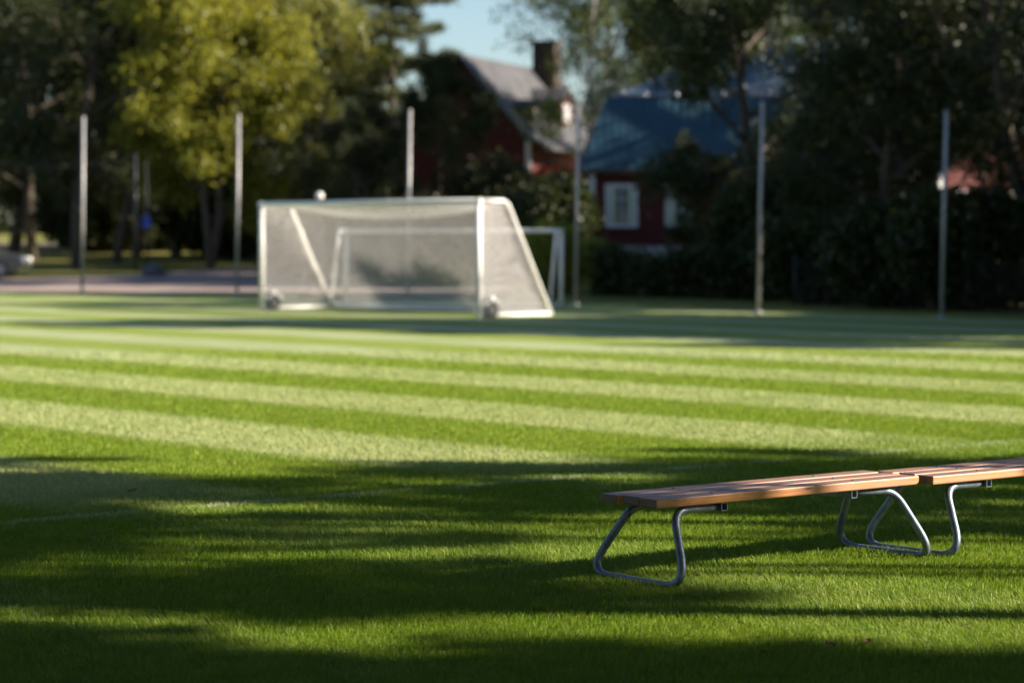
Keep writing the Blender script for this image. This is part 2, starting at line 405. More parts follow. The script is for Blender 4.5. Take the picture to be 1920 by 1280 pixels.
# ------------------------------------------------------------------ football goals
def net_panel(m, P, nu, nv, r, su=14, sv=14):
    for i in range(nu + 1):
        u = i / nu; m.tube([P(u, k / sv) for k in range(sv + 1)], r, 3, False)
    for j in range(nv + 1):
        v = j / nv; m.tube([P(k / su, v) for k in range(su + 1)], r, 3, False)
def lerp(a, b, t): return Vector(a) * (1 - t) + Vector(b) * t
def make_goal(pl, pr, H, dtop, dbot, name, label, rp, net=True, back=1):
    pl = Vector((*pl, 0)); pr = Vector((*pr, 0)); d = pr - pl; W = d.length; ang = math.atan2(d.y, d.x)
    root = empty(name, (pl + pr) / 2, ang); tag(root, label, 'goal')
    w = W / 2; s = back
    for sx in (-1, 1):
        MB().tube([(sx * w, 0, 0), (sx * w, 0, H - .0)], rp, 14).build('post', M['white'], root, smooth=True)
        pts = [(sx * w, 0, H - rp * .8), (sx * w, s * dtop, H - rp * .8), (sx * w, s * dbot, .04)]
        MB().tube(fillet(pts, .16, 8), rp * .72, 12).build('stanchion', M['white'], root, smooth=True)
        MB().tube([(sx * w, s * rp, .045), (sx * w, s * (dbot + .02), .045)], rp * .65, 12).build('ground_bar', M['white'], root, smooth=True)
    MB().tube([(-w - rp, 0, H - rp), (w + rp, 0, H - rp)], rp * 1.01, 14).build('crossbar', M['white'], root, smooth=True)
    MB().tube([(-w, s * dbot, .045), (w, s * dbot, .045)], rp * .66, 12).build('rear_bar', M['white'], root, smooth=True)
    if net:
        m = MB(); r = .0066; sp = .075
        Ht = H - .10
        def sag(u): return .30 * (4 * u * (1 - u)) ** .8
        def top(u, v): x = -w + 2 * w * u; return Vector((x, .05 + (dtop - .05) * v + .10 * sag(u) * v, Ht - sag(u) * v ** .8))
        def bk(u, v):
            a = top(u, 1); b = Vector((-w + 2 * w * u, dbot - .04, .08)); p = lerp(a, b, v); p.y -= .10 * math.sin(math.pi * v); p.y += .008 * math.sin(u * 37) * math.sin(math.pi * v); return p
        net_panel(m, top, int(W / sp), max(3, int(dtop / sp)), r, 40, 4)
        net_panel(m, bk, int(W / sp), int(2.5 / sp), r, 40, 14)
        for sx in (-1, 1):
            def side(u, v):
                z = Ht * (1 - v) + .08 * v; dep = dtop + (dbot - dtop) * v - .05
                return Vector((sx * (w - .02 - .06 * math.sin(math.pi * u) * math.sin(math.pi * v)), .05 + (dep - .05) * u, z))
            net_panel(m, side, int(1.6 / sp), int(2.4 / sp), r, 8, 12)
        o = m.build('net', M['net'], root)
        for sx in (-1, 1):       # transport wheels beside the post feet
            x = sx * w + .17; y = .26
            MB().box((x - .07, y - .06, .40), (.24, .08, .08)).build('wheel_bracket', M['white'], root, bevel=.02)
            arc = [(x - .03, y + math.cos(q) * .21, .17 + math.sin(q) * .21) for q in [k * math.pi / 10 for k in range(1, 10)]]
            g = MB().tube(arc, .016, 8).tube([(x - .03, y - .05, .38), (x - .03, y - .02, .17)], .02, 8)
            g.build('mudguard', M['white'], root, smooth=True)
            wh = MB(); n = 24; ring = [(x - .03, y + math.cos(2 * math.pi * k / n) * .13, .17 + math.sin(2 * math.pi * k / n) * .13) for k in range(n + 1)]
            wt = wh.tube(ring, .037, 10, False).build('wheel', M['black'], root, smooth=True)
            hb = MB().prism([(y + math.cos(2 * math.pi * k / 14) * .10, .17 + math.sin(2 * math.pi * k / 14) * .10) for k in range(14)], x - .05, x - .01, lambda p, a: (a, p[0], p[1]))
            hb.build('rim', M['darksteel'], wt)
    return root
make_goal((-5.65, 54.6), (-.68, 49.3), 2.44, .78, 2.05, 'football_goal', 'full size white football goal with pale net and wheels', .06)
make_goal((-4.02, 58.6), (1.17, 57.4), 1.84, .55, 1.3, 'youth_football_goal', 'smaller netless white goal seen through and beside the big one', .05, net=False, back=-1)

# ------------------------------------------------------------------ poles
pd = [(154, 70.0, 5.05, 'leftmost of the tall grey net poles, in front of the park lawn'),
      (444, 66.6, 4.95, 'grey net pole just left of the big goal'),
      (764, 62.2, 4.85, 'grey net pole rising above the big goal crossbar'),
      (1079, 58.0, 4.72, 'grey net pole beside the small goal and the blue roofed house corner'),
      (1422, 52.4, 4.5, 'bright grey net pole in front of the broadleaf tree that hides the house'),
      (1766, 49.0, 4.15, 'rightmost net pole, dull in the shade of the dark trees')]
for i, (px, Y, H, lab) in enumerate(pd):
    x = at(px, Y); root = empty('net_pole', (x, Y, 0)); root.rotation_euler = (0, R(.9), 0)
    tag(root, lab, 'pole', 'tall poles in a row behind the goal')
    MB().tube([(0, 0, 0), (0, 0, H)], .042, 14).build('shaft', M['alu'], root, smooth=True)
    MB().lathe([(.048, 0), (.052, .03), (.03, .06)], 14, (0, 0, H)).build('cap', M['alu'], root, smooth=True)
    MB().lathe([(.10, 0), (.10, .03), (.06, .05)], 14, (0, 0, .0)).build('foot_plate', M['alu'], root, smooth=True)

# ------------------------------------------------------------------ trees
def tree_parts(seed, H, clear, spread, kind, leaf, per, sigma, rbase=.18, limbs=9, up=.7, droop=.0, lean=(0, 0), forks=1):
    """returns (wood MB, leaf anchor array)"""
    rnd = random.Random(seed); wood = MB(); anc = []
    if kind == 'conifer':
        wood.tube([(0, 0, -.3), (.03, 0, H * .5), (0, .04, H)], [rbase, rbase * .55, .02], 8)
        n = int(limbs)
        for i in range(n):
            t = (i + rnd.random()) / n; z = H * (clear + (1 - clear) * t); Lb = spread * (1 - t) ** .75 * rnd.uniform(.65, 1.15) + .25
            a = rnd.uniform(0, 2 * math.pi) ; el = rnd.uniform(-.25, .1) + .5 * t
            pts = []; 
            for k in range(6):
                s_ = k / 5; pts.append(Vector((math.cos(a) * Lb * s_, math.sin(a) * Lb * s_, z + Lb * (math.sin(el) * s_ - droop * s_ * s_ + .18 * s_ ** 3))))
            wood.tube(pts, [max(.012, .05 * (1 - k / 6)) for k in range(6)], 5)
            m = max(3, int(Lb * 5))
            for k in range(m):
                s_ = .25 + .75 * k / m; j = min(4, int(s_ * 5)); q = pts[j].lerp(pts[j + 1], min(1, s_ * 5 - j)); anc.append(q); 
                w_ = .35 * Lb * (1 - s_) + .15
                for sg in (-1, 1): anc.append(q + Vector((-math.sin(a) * w_ * sg, math.cos(a) * w_ * sg, -.08)))
        return wood, anc
    def branch(p, d, ln, r, lvl):
        pts = [p.copy()]; cur = d.normalized(); k = 5
        for i in range(k):
            jit = Vector((rnd.gauss(0, 1), rnd.gauss(0, 1), rnd.gauss(0, 1))) * (.10 + .05 * lvl)
            cur = (cur + jit + Vector((0, 0, (.10 if lvl < 2 else 0) - droop * (lvl >= 1) * (i / k)))).normalized()
            pts.append(pts[-1] + cur * ln / k)
        wood.tube(pts, [max(.010, r * (1 - .68 * i / k)) for i in range(k + 1)], 7 if lvl < 2 else 4)
        if lvl >= 2: anc.extend(pts[2:])
        elif lvl == 1: anc.extend(pts[4:])
        if lvl < 3:
            nb = {0: limbs, 1: 5, 2: 4}[lvl]
            for i in range(nb):
                t = (clear + (1 - clear) * (i + .5 * rnd.random()) / nb) if lvl == 0 else rnd.uniform(.3, 1)
                j = min(k - 1, int(t * k)); q = pts[j].lerp(pts[j + 1], t * k - j)
                a = rnd.uniform(0, 2 * math.pi) if lvl else i * 2.4 + rnd.uniform(-.5, .5)
                if lvl == 0:
                    prof = math.sin(math.pi * min(1, max(0.08, (t - clear) / (1 - clear) * .8 + .2))) ** .6
                    nd = Vector((math.cos(a), math.sin(a), up * (.4 + t))); nl = spread * prof * rnd.uniform(.7, 1.15)
                    branch(q, nd, nl, r * .42, 1)
                else:
                    nd = (d.normalized() * .7 + Vector((rnd.gauss(0, 1), rnd.gauss(0, 1), rnd.gauss(0, .7))) * .6)
                    branch(q, nd, ln * rnd.uniform(.42, .62), r * .4, lvl + 1)
    for f in range(forks):
        d = Vector((lean[0] + (.22 * (-1) ** f if forks > 1 else 0), lean[1], 1)); branch(Vector((.12 * f, 0, -.3)), d, H * (.9 if f else 1), rbase * (1 if forks == 1 else .8), 0)
    return wood, anc
def leaf_mesh(name, anc, per, sigma, size, mat, seed, aspect=.55, flat=1.0, cap=None):
    rng = np.random.default_rng(seed); A = np.array([tuple(a) for a in anc]); 
    cw = rng.gamma(1.6, 1 / 1.6, len(A)); cnt = np.maximum(1, (per * cw)).astype(int)
    C = np.repeat(A, cnt, 0); N = len(C)
    C = C + rng.normal(0, 1, (N, 3)) * np.array([[sigma, sigma, sigma * flat]])
    u = rng.normal(0, 1, (N, 3)); u /= np.linalg.norm(u, axis=1)[:, None]
    w = rng.normal(0, 1, (N, 3)); v = np.cross(u, w); v /= np.linalg.norm(v, axis=1)[:, None]
    s_ = size * (.6 + .8 * rng.random(N))[:, None]
    V = np.stack([C - u * s_, C + v * s_ * aspect, C + u * s_, C - v * s_ * aspect], 1).astype(np.float32)
    me = bpy.data.meshes.new(name); me.vertices.add(N * 4); me.vertices.foreach_set('co', V.ravel())
    me.loops.add(N * 4); me.loops.foreach_set('vertex_index', np.arange(N * 4, dtype=np.int32))
    me.polygons.add(N); me.polygons.foreach_set('loop_start', np.arange(N, dtype=np.int32) * 4); me.polygons.foreach_set('loop_total', np.full(N, 4, np.int32))
    me.update(calc_edges=True)
    a = me.attributes.new('rnd', 'FLOAT', 'POINT'); a.data.foreach_set('value', np.repeat(rng.random(N), 4).astype(np.float32))
    me.materials.append(mat); return me
PROTO = {}
def proto(key, name, leafmat, bark, per, sigma, size, seed, aspect=.55, flat=1.0, **k):
    wood, anc = tree_parts(seed, leaf=0, per=0, sigma=0, **k)
    wm = wood.mesh('trunk'); wm.materials.append(bark); wm.polygons.foreach_set('use_smooth', [True] * len(wm.polygons))
    lm = leaf_mesh('crown', anc, per, sigma, size, leafmat, seed + 5, aspect, flat)
    PROTO[key] = (name, wm, lm)
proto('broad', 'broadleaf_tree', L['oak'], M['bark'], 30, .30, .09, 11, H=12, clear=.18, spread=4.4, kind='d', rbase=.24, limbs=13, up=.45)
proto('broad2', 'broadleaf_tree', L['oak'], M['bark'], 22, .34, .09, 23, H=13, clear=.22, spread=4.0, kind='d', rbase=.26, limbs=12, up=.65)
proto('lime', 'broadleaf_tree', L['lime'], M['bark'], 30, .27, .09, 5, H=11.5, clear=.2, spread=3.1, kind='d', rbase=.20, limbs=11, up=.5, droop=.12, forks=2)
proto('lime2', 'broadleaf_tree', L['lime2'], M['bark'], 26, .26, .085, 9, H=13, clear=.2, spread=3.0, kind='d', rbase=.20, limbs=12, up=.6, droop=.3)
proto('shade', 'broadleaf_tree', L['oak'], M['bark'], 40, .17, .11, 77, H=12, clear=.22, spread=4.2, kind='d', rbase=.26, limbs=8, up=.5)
proto('added_canopy', 'broadleaf_tree', L['oak'], M['bark'], 40, .42, .15, 78, H=13.5, clear=.42, spread=6.3, kind='d', rbase=.3, limbs=12, up=.25)  # high crowns added out of view to block sky light
proto('birch', 'birch_tree', L['birch'], M['birchbark'], 11, .26, .07, 31, H=12, clear=.3, spread=3.0, kind='d', rbase=.11, limbs=12, up=.9, droop=.45)
proto('pine', 'pine_tree', L['pine'], M['bark'], 34, .17, .12, 41, aspect=.22, flat=.5, H=16, clear=.16, spread=4.0, kind='conifer', rbase=.24, limbs=58, droop=.28)
proto('tallpine', 'pine_tree', L['pine'], M['bark'], 34, .17, .12, 43, aspect=.22, flat=.5, H=18, clear=.62, spread=2.6, kind='conifer', rbase=.17, limbs=26, droop=.2)
proto('spruce', 'spruce_tree', L['pine'], M['bark'], 64, .15, .11, 47, aspect=.25, flat=.6, H=11, clear=.04, spread=2.7, kind='conifer', rbase=.2, limbs=80, droop=.30)

def tree(key, x, y, label, sc=1.0, rz=0.0, group=None, sz=None, mat=None, lean=0.0):
    name, wm, lm = PROTO[key]; root = empty(name, (x, y, terrain(x, y) - .05), rz); root.scale = (sc, sc, sz or sc)
    root.rotation_euler = (0, lean, rz)
    tag(root, label, 'tree', group)
    for nm, me in (('trunk', wm), ('crown', lm)):
        o = bpy.data.objects.new(nm, me); COL.objects.link(o); o.parent = root
        if mat and nm == 'crown': o.material_slots[0].link = 'OBJECT'; o.material_slots[0].material = mat
    return root
G1 = 'trees of the park left of the goal'; G2 = 'trees round the red houses'; G3 = 'trees along the side of the pitch'; G4 = 'far trees beyond the park'
T = [
 # in view, left
 ('broad2', at(20, 112), 112, 'dark broadleaf tree at the left edge of the photo behind the car', 1.15, .3, G1),
 ('broad', at(62, 108), 108, 'dark tree with a thick trunk left of the first net pole', 1.1, 1.4, G1),
 ('broad2', at(145, 97), 97, 'dark tree whose trunk stands just behind the leftmost net pole', 1.05, 2.2, G1),
 ('broad', at(255, 116), 116, 'tall dark tree between the leftmost net pole and the yellow green tree', 1.2, 3.3, G1),
 ('lime', at(392, 95), 95, 'sunlit yellow green tree with a forked trunk behind the second net pole', 1.12, .5, G1),
 ('broad', at(330, 113), 113, 'tall dark tree right behind the yellow green one', 1.3, 2.1, G1),
 ('broad2', at(470, 124), 124, 'dark tree further back between the second net pole and the goal', 1.0, 1.1, G1),
 ('lime2', at(585, 100), 100, 'yellow green tree standing behind the left half of the big goal', 1.15, 2.6, G1),
 ('pine', at(735, 112), 112, 'tall loose pine left of the gap of open sky', 1.15, .9, G2),
 ('broad', at(655, 88), 88, 'rounded dark tree behind the middle of the big goal', .5, 3.9, G2),
 ('broad2', at(215, 103), 103, 'dark tree between the leftmost net pole and the blue sign post', .8, .9, G1),
 ('broad', at(818, 96), 96, 'rounded dark tree against the gable of the grey roofed house', (.46, .68), 1.9, G2),
 ('spruce', at(690, 97), 97, 'low dense conifer under the tall pine', .55, .4, G2),
 # in view, right
 ('birch', at(1098, 96), 96, 'slender birch with hanging twigs right of the grey roofed house', 1.1, .8, G2),
 ('birch', at(1190, 101), 101, 'birch behind the blue roof with thin upright twigs', 1.15, 2.9, G2),
 ('broad', at(1425, 68), 68, 'green broadleaf tree hiding the right half of the blue roofed house', .78, .4, G2),
 ('broad2', at(1610, 66), 66, 'dark tree covering the right end of the blue roof', .52, 1.1, G2),
 ('broad', at(1630, 61), 61, 'dark tree between the last two net poles', .62, 2.5, G2),
 ('broad2', at(1960, 58), 58, 'black green tree at the right edge of the photo', .85, 4.0, G2),
 ('broad', at(1885, 66), 66, 'dark tree right of the red cottage gable', .5, .7, G2),
 ('broad', at(1690, 68), 68, 'dark tree left of the red cottage gable', .45, 1.7, G2),
 ('broad2', at(1480, 96), 96, 'tall dark tree rising above the blue roof and its chimney', 1.05, 5.0, G2),
 ('broad', at(1700, 88), 88, 'tall dark tree behind the half hidden red cottage', 1.2, .2, G2),
 ('broad', at(1300, 104), 104, 'dark tree behind the middle of the blue roof', 1.0, 1.2, G2),
 ('broad2', at(1880, 78), 78, 'tall dark tree behind the one at the right edge', 1.2, 3.0, G2),
 # beside the pitch, out of the frame: they shade the foreground
 #ROWS
 ('shade', 14.0, 5.9, 'tree beside the pitch right of the benches, out of frame', .52, .3, G3),
 ('shade', 14.5, 14.5, 'second tree beside the pitch right of the benches, out of frame', .60, 1.3, G3),
 ('shade', 18.0, 15.1, 'narrow tall tree in the second row past the benches, out of frame', (.60, 1.0), 3.3, G3),
 ('shade', 21.0, 5.4, 'tree beside the pitch right of the camera, out of frame', .85, 2.3, G3),
 ('tallpine', 13.6, 13.25, 'tall pine with a bare trunk beside the pitch, out of frame', 1.0, .3, G3),
 ('tallpine', 15.0, 9.75, 'second tall pine with a bare trunk beside the pitch, out of frame', (1.4, .9), 2.3, G3),
 ('tallpine', 17.5, 11.1, 'third tall pine with a bare trunk beside the pitch, out of frame', .9, 1.3, G3),
 ('tallpine', 16.5, 7.1, 'fourth tall pine with a bare trunk beside the pitch, out of frame', .75, 4.3, G3),
 ('tallpine', 13.3, 12.5, 'fifth tall pine with a bare trunk beside the pitch, out of frame', (.7, .72), 5.3, G3),
 ('tallpine', 14.0, 7.3, 'sixth tall pine with a bare trunk beside the pitch, out of frame', (.8, .66), 5.9, G3),
 ('tallpine', 15.5, 11.0, 'seventh tall pine with a bare trunk beside the pitch, out of frame', (.75, .74), 2.9, G3),
 #ENDROWS
 ('added_canopy', 6.5, 5.6, 'added large tree whose high crown blocks sky light over the benches, out of frame', 1.0, 1.1, G3),
 ('added_canopy', -6.0, 6.5, 'added large tree left of the camera, its crown blocking sky light over the near grass, out of frame', 1.0, 2.1, G3),
 ('added_canopy', 0.5, -4.0, 'large tree added right behind the camera to block sky light, out of frame', 1.0, 5.1, G3),
 ('added_canopy', 12.0, -1.0, 'large tree added behind and right of the camera to block sky light, out of frame', 1.0, 3.1, G3),
 ('added_canopy', -9.0, -2.0, 'large tree added behind and left of the camera to block sky light, out of frame', 1.0, 4.1, G3),
 ('spruce', 16.0, 45.4, 'tall spruce beside the pitch level with the penalty area, out of frame', 1.2, .5, G3),
 ('broad', 15.0, 42.2, 'tree beside the spruce at the pitch side, out of frame', .66, .9, G3),
 ('broad', 14.5, 37.0, 'lowest tree at the pitch side, out of frame', .5, 2.9, G3),
 ('broad2', 17.5, 43.3, 'tree behind the spruce at the pitch side, out of frame', .72, 1.9, G3),
 ('broad', 15.8, 39.6, 'tree in the second row beside the spruce, out of frame', .60, 4.9, G3),
 ('spruce', 18.5, 46.4, 'second tall spruce beside the pitch, out of frame', 1.2, 3.5, G3),
 ('broad', 13.6, 47.8, 'low tree level with the last net pole, out of frame', .62, 1.9, G3),
 ('broad', 13.6, 52.9, 'tree behind the pitch-side bushes, out of frame', (.52, .70), 1.0, G3),
 ('spruce', 17.0, 43.4, 'third tall spruce beside the pitch, out of frame', 1.2, 2.5, G3),
 ('broad', 20.0, 56.0, 'tree right of the last net pole, out of frame', 1.0, 2.9, G3),
 ('broad2', 22.0, 64.0, 'tall tree right of the red cottage, out of frame', 1.15, .1, G3),
 ('broad', 22.0, 66.0, 'tall tree beyond the red cottage, out of frame', 1.2, 1.6, G3),
 ('broad2', 20.3, 80.6, 'tree right of the blue roofed house, out of frame', 1.1, 2.6, G3),
 ('broad', 30.0, 86.0, 'tall tree far right of the houses, out of frame', 1.2, .6, G3),
]
T += [(k, at(px, Y), Y, 'dark tree in the back row of the park, ' + w, sc, rz, G1) for (k, px, Y, w, sc, rz) in [
 ('broad2', 25, 126, 'at the very left', 1.3, .4), ('broad', 120, 129, 'behind the leftmost net pole', 1.35, 1.5), 
 ('broad', 410, 130, 'behind the forked trunk', 1.3, 3.5), ('broad2', 520, 128, 'behind the left goal post', 1.2, 4.4), ('broad', 640, 124, 'left of the pine', 1.0, 5.2)]]
T += [('broad', at(1312, 70), 70, 'sapling half hiding the middle window of the blue roofed house', .30, 1.0, G2)]
for (k, x, y, lab, sc, rz, g) in T: tree(k, x, y, lab, sc[0] if isinstance(sc, tuple) else sc, rz, g, sz=sc[1] if isinstance(sc, tuple) else None, lean=.07 if 'forked' in lab else 0)
rx = random.Random(12)
for (x, y) in [(44, -4), (62, 22), (60, 36), (34, 54), (36, 64), (-9, -12), (-1, -14), (7, -11), (14, -9), (22, -7), (-18, -9), (-24, 2), (-27, 14), (-30, 27), (-33, 41), (30, -8)]:  # unseen trees added all round to cut down the sky light
    tree('broad2' if rx.random() < .5 else 'broad', x, y, 'unseen broadleaf tree added round the pitch to block sky light', rx.uniform(1.1, 1.35), rx.uniform(0, 6), 'unseen tree belt added to block sky light')
rr = random.Random(8)
far = ['left edge', 'the leftmost net pole', 'the blue sign post', 'the forked trunk', 'the second net pole', 'the goal post', 'the goal middle', 'the small goal', 'the third net pole', 'the pine', 'the grey roof', 'the chimney', 'the birch', 'the blue roof']
for i, px in enumerate([10, 110, 215, 330, 450, 560, 655, 720, 800, 880, 960, 1050, 1130, 1230]):
    Y = 185 + rr.uniform(-12, 15)
    tree(['broad', 'broad2', 'spruce'][i % 3], at(px, Y), Y, 'far low tree beyond the park, in line with %s' % far[i], rr.uniform(.48, .66), rr.uniform(0, 6), G4)

# ------------------------------------------------------------------ shrubs and hedges
def shrub(name, cx, cy, rx, ry, h, label, mat, n=5000, seed=1, size=.07, cat='bush', group=None, box=False, rz=0):
    rng = np.random.default_rng(seed); z0 = terrain(cx, cy) - .03
    root = empty(name, (cx, cy, z0), rz); tag(root, label, cat, group)
    u = rng.normal(0, 1, (n, 3)); u /= np.linalg.norm(u, axis=1)[:, None]; rad = rng.random(n) ** (1 / 4.)
    p = u * rad[:, None]
    if box: 
        p = rng.uniform(-1, 1, (n, 3)); k = rng.integers(0, 3, n); sg = np.sign(rng.normal(0, 1, n)); keep = rng.random(n) < .6; p[np.arange(n)[keep], k[keep]] = (sg * rng.uniform(.7, 1.0, n))[keep]
    lump = 1 + .22 * np.sin(p[:, 0] * rx * 2.1 + seed) * np.cos(p[:, 2] * 3 + seed * 2) + .15 * np.sin(p[:, 0] * rx * 5.3 + p[:, 1] * 4)
    A = np.stack([p[:, 0] * rx, p[:, 1] * ry * lump, (p[:, 2] * .5 + .5) * h * (lump if box else .9 + .1 * lump)], 1); A[:, 2] = np.maximum(A[:, 2], .05)
    lm = leaf_mesh('foliage', A, 3, .10, size, mat, seed); o = bpy.data.objects.new('foliage', lm); COL.objects.link(o); o.parent = root
    st = MB(); rn = random.Random(seed)
    for k in range(max(5, int(rx * 4))):
        x0 = rn.uniform(-.6, .6) * rx; st.tube([(x0 * .8, 0, 0), (x0, rn.uniform(-.2, .2) * ry, h * .45), (x0 * 1.15, rn.uniform(-.4, .4) * ry, h * .85)], [.03, .02, .008], 5)
    st.build('stems', M['bark'], root)
    return root
HG = 'dark shrubs behind the goals'
hs = [(600, 86, 1.9, 2.4, 'rounded dark shrub seen behind the left half of the big goal'), (690, 82, 1.8, 2.9, 'dark shrub under the low conifer behind the goal'),
      (780, 80, 1.9, 3.0, 'dark shrub behind the third net pole'), (875, 79, 1.9, 2.7, 'dark shrub below the gable of the grey roofed house'),
      (930, 90, 2.0, 4.4, 'tall dark shrub right in front of the grey roofed house'),
      (965, 77, 1.7, 2.9, 'dark shrub behind the right post of the big goal'), (1045, 76, 1.3, 3.2, 'dark shrub filling the space left of the blue roofed house')]
for i, (px, Y, r_, h_, lab) in enumerate(hs):
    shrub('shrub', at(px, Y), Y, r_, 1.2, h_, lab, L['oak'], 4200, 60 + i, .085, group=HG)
shrub('shrub', at(1035, 66), 66, 1.0, .8, 1.9, 'lighter green shrub between the small goal and the net pole', L['lime'], 2600, 71, .06)
shrub('shrub', at(1118, 69), 69, .55, .5, 1.1, 'small yellow green shrub at the corner of the blue roofed house', L['lime'], 1500, 72, .06)
hx0, hx1 = at(1110, 66), at(1500, 62)
hg = shrub('hedge', (hx0 + hx1) / 2, 64.0, (hx1 - hx0) / 2, .7, 1.05, 'low dark hedge along the front of the blue roofed house', L['shrub'], 9000, 73, .07, cat='hedge', box=True, rz=-.42)
shrub('shrub', at(1425, 66), 66, 1.5, .9, 3.0, 'dark shrub under the broadleaf tree that hides the house', L['shrub'], 5000, 74, .08, group='bushes under the trees on the right')
for i, (px, Y, r_, h_, lab) in enumerate([(1560, 60, 1.9, 2.3, 'black green bush between the bright pole and the fence'), (1690, 57, 1.9, 2.6, 'black green bush left of the last net pole'), (1830, 55, 2.0, 2.8, 'black green bush at the right edge under the trees'), (1470, 63, 1.4, 2.0, 'dark bush right behind the bright grey net pole')]):
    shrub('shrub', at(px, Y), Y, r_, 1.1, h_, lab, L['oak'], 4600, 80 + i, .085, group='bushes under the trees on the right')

shrub('hedge', -22, 165, 42, 2.5, 6.0, 'far dark hedge closing the park behind the tree trunks', L['shrub'], 26000, 91, .16, cat='hedge', box=True)
shrub('shrub', 12.9, 50.6, 1.6, 1.5, 3.4, 'tall bush at the pitch side, out of frame', L['oak'], 6000, 95, .09)
shrub('shrub', 15.5, 53.3, 1.8, 1.5, 3.6, 'second tall bush at the pitch side, out of frame', L['oak'], 6000, 96, .09)
shrub('shrub', 12.2, 48.7, 1.35, 1.2, 6.0, 'tall dense bush level with the last net pole, out of frame', L['oak'], 9000, 97, .10)
for i, (px, Y, r_, h_, lab) in enumerate([(190, 119, 3.2, 3.6, 'dark undergrowth shrub left of the blue sign post'), (300, 121, 3.6, 4.6, 'dark undergrowth shrub behind the blue sign post'), (430, 110, 3.4, 4.2, 'dark undergrowth shrub behind the second net pole'), (540, 108, 3.0, 4.6, 'dark undergrowth shrub left behind the big goal')]):
    shrub('shrub', at(px, Y), Y, r_, 1.6, h_, lab, L['shrub'], 6000, 100 + i, .12, group='undergrowth of the park')
# ------------------------------------------------------------------ houses
def window(root, x, y, z, w, h, face=(0, -1), name='window', curtain=True):
    """window on a wall facing -y (local): frame proud of the wall"""
    fr = MB(); t = .12
    for (cx, cz, sx, sz) in ((-w / 2 + t / 2, 0, t, h), (w / 2 - t / 2, 0, t, h), (0, h / 2 - t / 2, w - 2 * t, t), (0, -h / 2 + t / 2, w - 2 * t, t), (0, 0, .055, h - 2 * t), (0, h * .16, w - 2 * t, .04)):
        fr.box((cx, 0, cz), (sx, .07 if sx > .06 and sz > .05 else .05, sz))
    f = fr.build(name, M['trim'], root); f.location = (x, y - .045, z)
    MB().box((0, .006, 0), (w - 2 * t + .01, .012, h - 2 * t + .01)).build('pane', M['glass'], f)
    if curtain:
        c = MB()
        for sx in (-1, 1): c.box((sx * (w / 2 - t - .12), -.004, 0), (.22, .006, h - 2 * t))
        c.build('curtain', M['curtain'], f)
    return f

# house with the blue roof
def blue_house():
    x0, y0 = at(1105, 80), 80.0; x1 = x0 + 8.9; D = 7.5; zb = terrain(x0 + 3, y0) - .3; ze = 3.85
    root = empty('red_house', (x0, y0, zb)); tag(root, 'red boarded house with a blue tiled mansard roof and white framed windows', 'house')
    W = x1 - x0; he = ze - zb; zf = 1.32 - zb
    MB().box((W / 2, D / 2, (zf + he) / 2), (W, D, he - zf)).build('wall', M['red'], root)
    MB().box((W / 2, D / 2 , zf / 2 - .001), (W + .10, D + .10, zf)).build('foundation', M['plinth'], root)
    for cx in (.09, W - .09): MB().box((cx, -.02, (zf + he) / 2 - .05), (.2, .06, he - zf - .12)).build('corner_board', M['trim'], root)
    # mansard roof: eave ring, knee ring, ridge
    ov = .32; zk = 6.25 - zb; zr = 7.45 - zb; ink = .62
    e = [(-ov, -ov, he), (W + ov, -ov, he), (W + ov, D + ov, he), (-ov, D + ov, he)]
    k = [(ink, ink, zk), (W - ink, ink, zk), (W - ink, D - ink, zk), (ink, D - ink, zk)]
    rg = [(3.4, D / 2 - 1.2, zr), (W - .6, D / 2 - 1.2, zr + .95)]
    m = MB(); m.add(e + k, [(0, 1, 5, 4), (1, 2, 6, 5), (2, 3, 7, 6), (3, 0, 4, 7), (3, 2, 1, 0), (4, 5, 6, 7)])
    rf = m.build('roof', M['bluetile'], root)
    kk = [(x, y, z + .003) for x, y, z in k]; MB().add(kk + rg, [(0, 1, 5, 4), (1, 2, 5), (2, 3, 4, 5), (3, 0, 4)]).build('upper_roof', M['bluetop_lit'], rf)
    MB().box((W / 2, -ov + .02, he - .08), (W + 2 * ov - .05, .04, .14)).build('fascia', M['brick'], root)
    c = MB().box((at(1463, 83) - x0, D / 2 - .2, 8.1 - zb), (.75, .75, 2.2)); c.box((at(1463, 83) - x0, D / 2 - .2, 9.24 - zb), (.88, .88, .08)); c.build('chimney', M['palerender'], rf)
    for px in (1165, 1277, 1400):
        window(root, at(px, 80) - x0, 0, 1.7 + 54 / F * 80 - zb, 1.08, 1.44)
    # raised tile ribs on the upper front slope
    A, B, Cc, Dd = [Vector(v) for v in (kk[0], kk[1], rg[1], rg[0])]; m = MB(); n = 30
    for i in range(n + 1):
        x = A.x + (B.x - A.x) * i / n
        top = Dd.lerp(Cc, min(1, max(0, (x - Dd.x) / (Cc.x - Dd.x)))); lim = 1.0
        if x < Dd.x: lim = (x - A.x) / (Dd.x - A.x)
        if lim < .08: continue
        q0 = Vector((x, A.y, A.z)); full = Vector((x, top.y, top.z)); q1 = q0.lerp(full, lim); k = max(2, int((q1 - q0).length / .38))
        for j in range(k):
            a_ = q0.lerp(q1, j / k); b_ = q0.lerp(q1, (j + .93) / k); a_ = a_ + Vector((0, -.01, .05)); b_ = b_ + Vector((0, 0, .0))
            m.tube([a_, b_], [.075, .05], 6)
    m.build('tile_ribs', M['rib_glint'], rf, smooth=True)
blue_house()

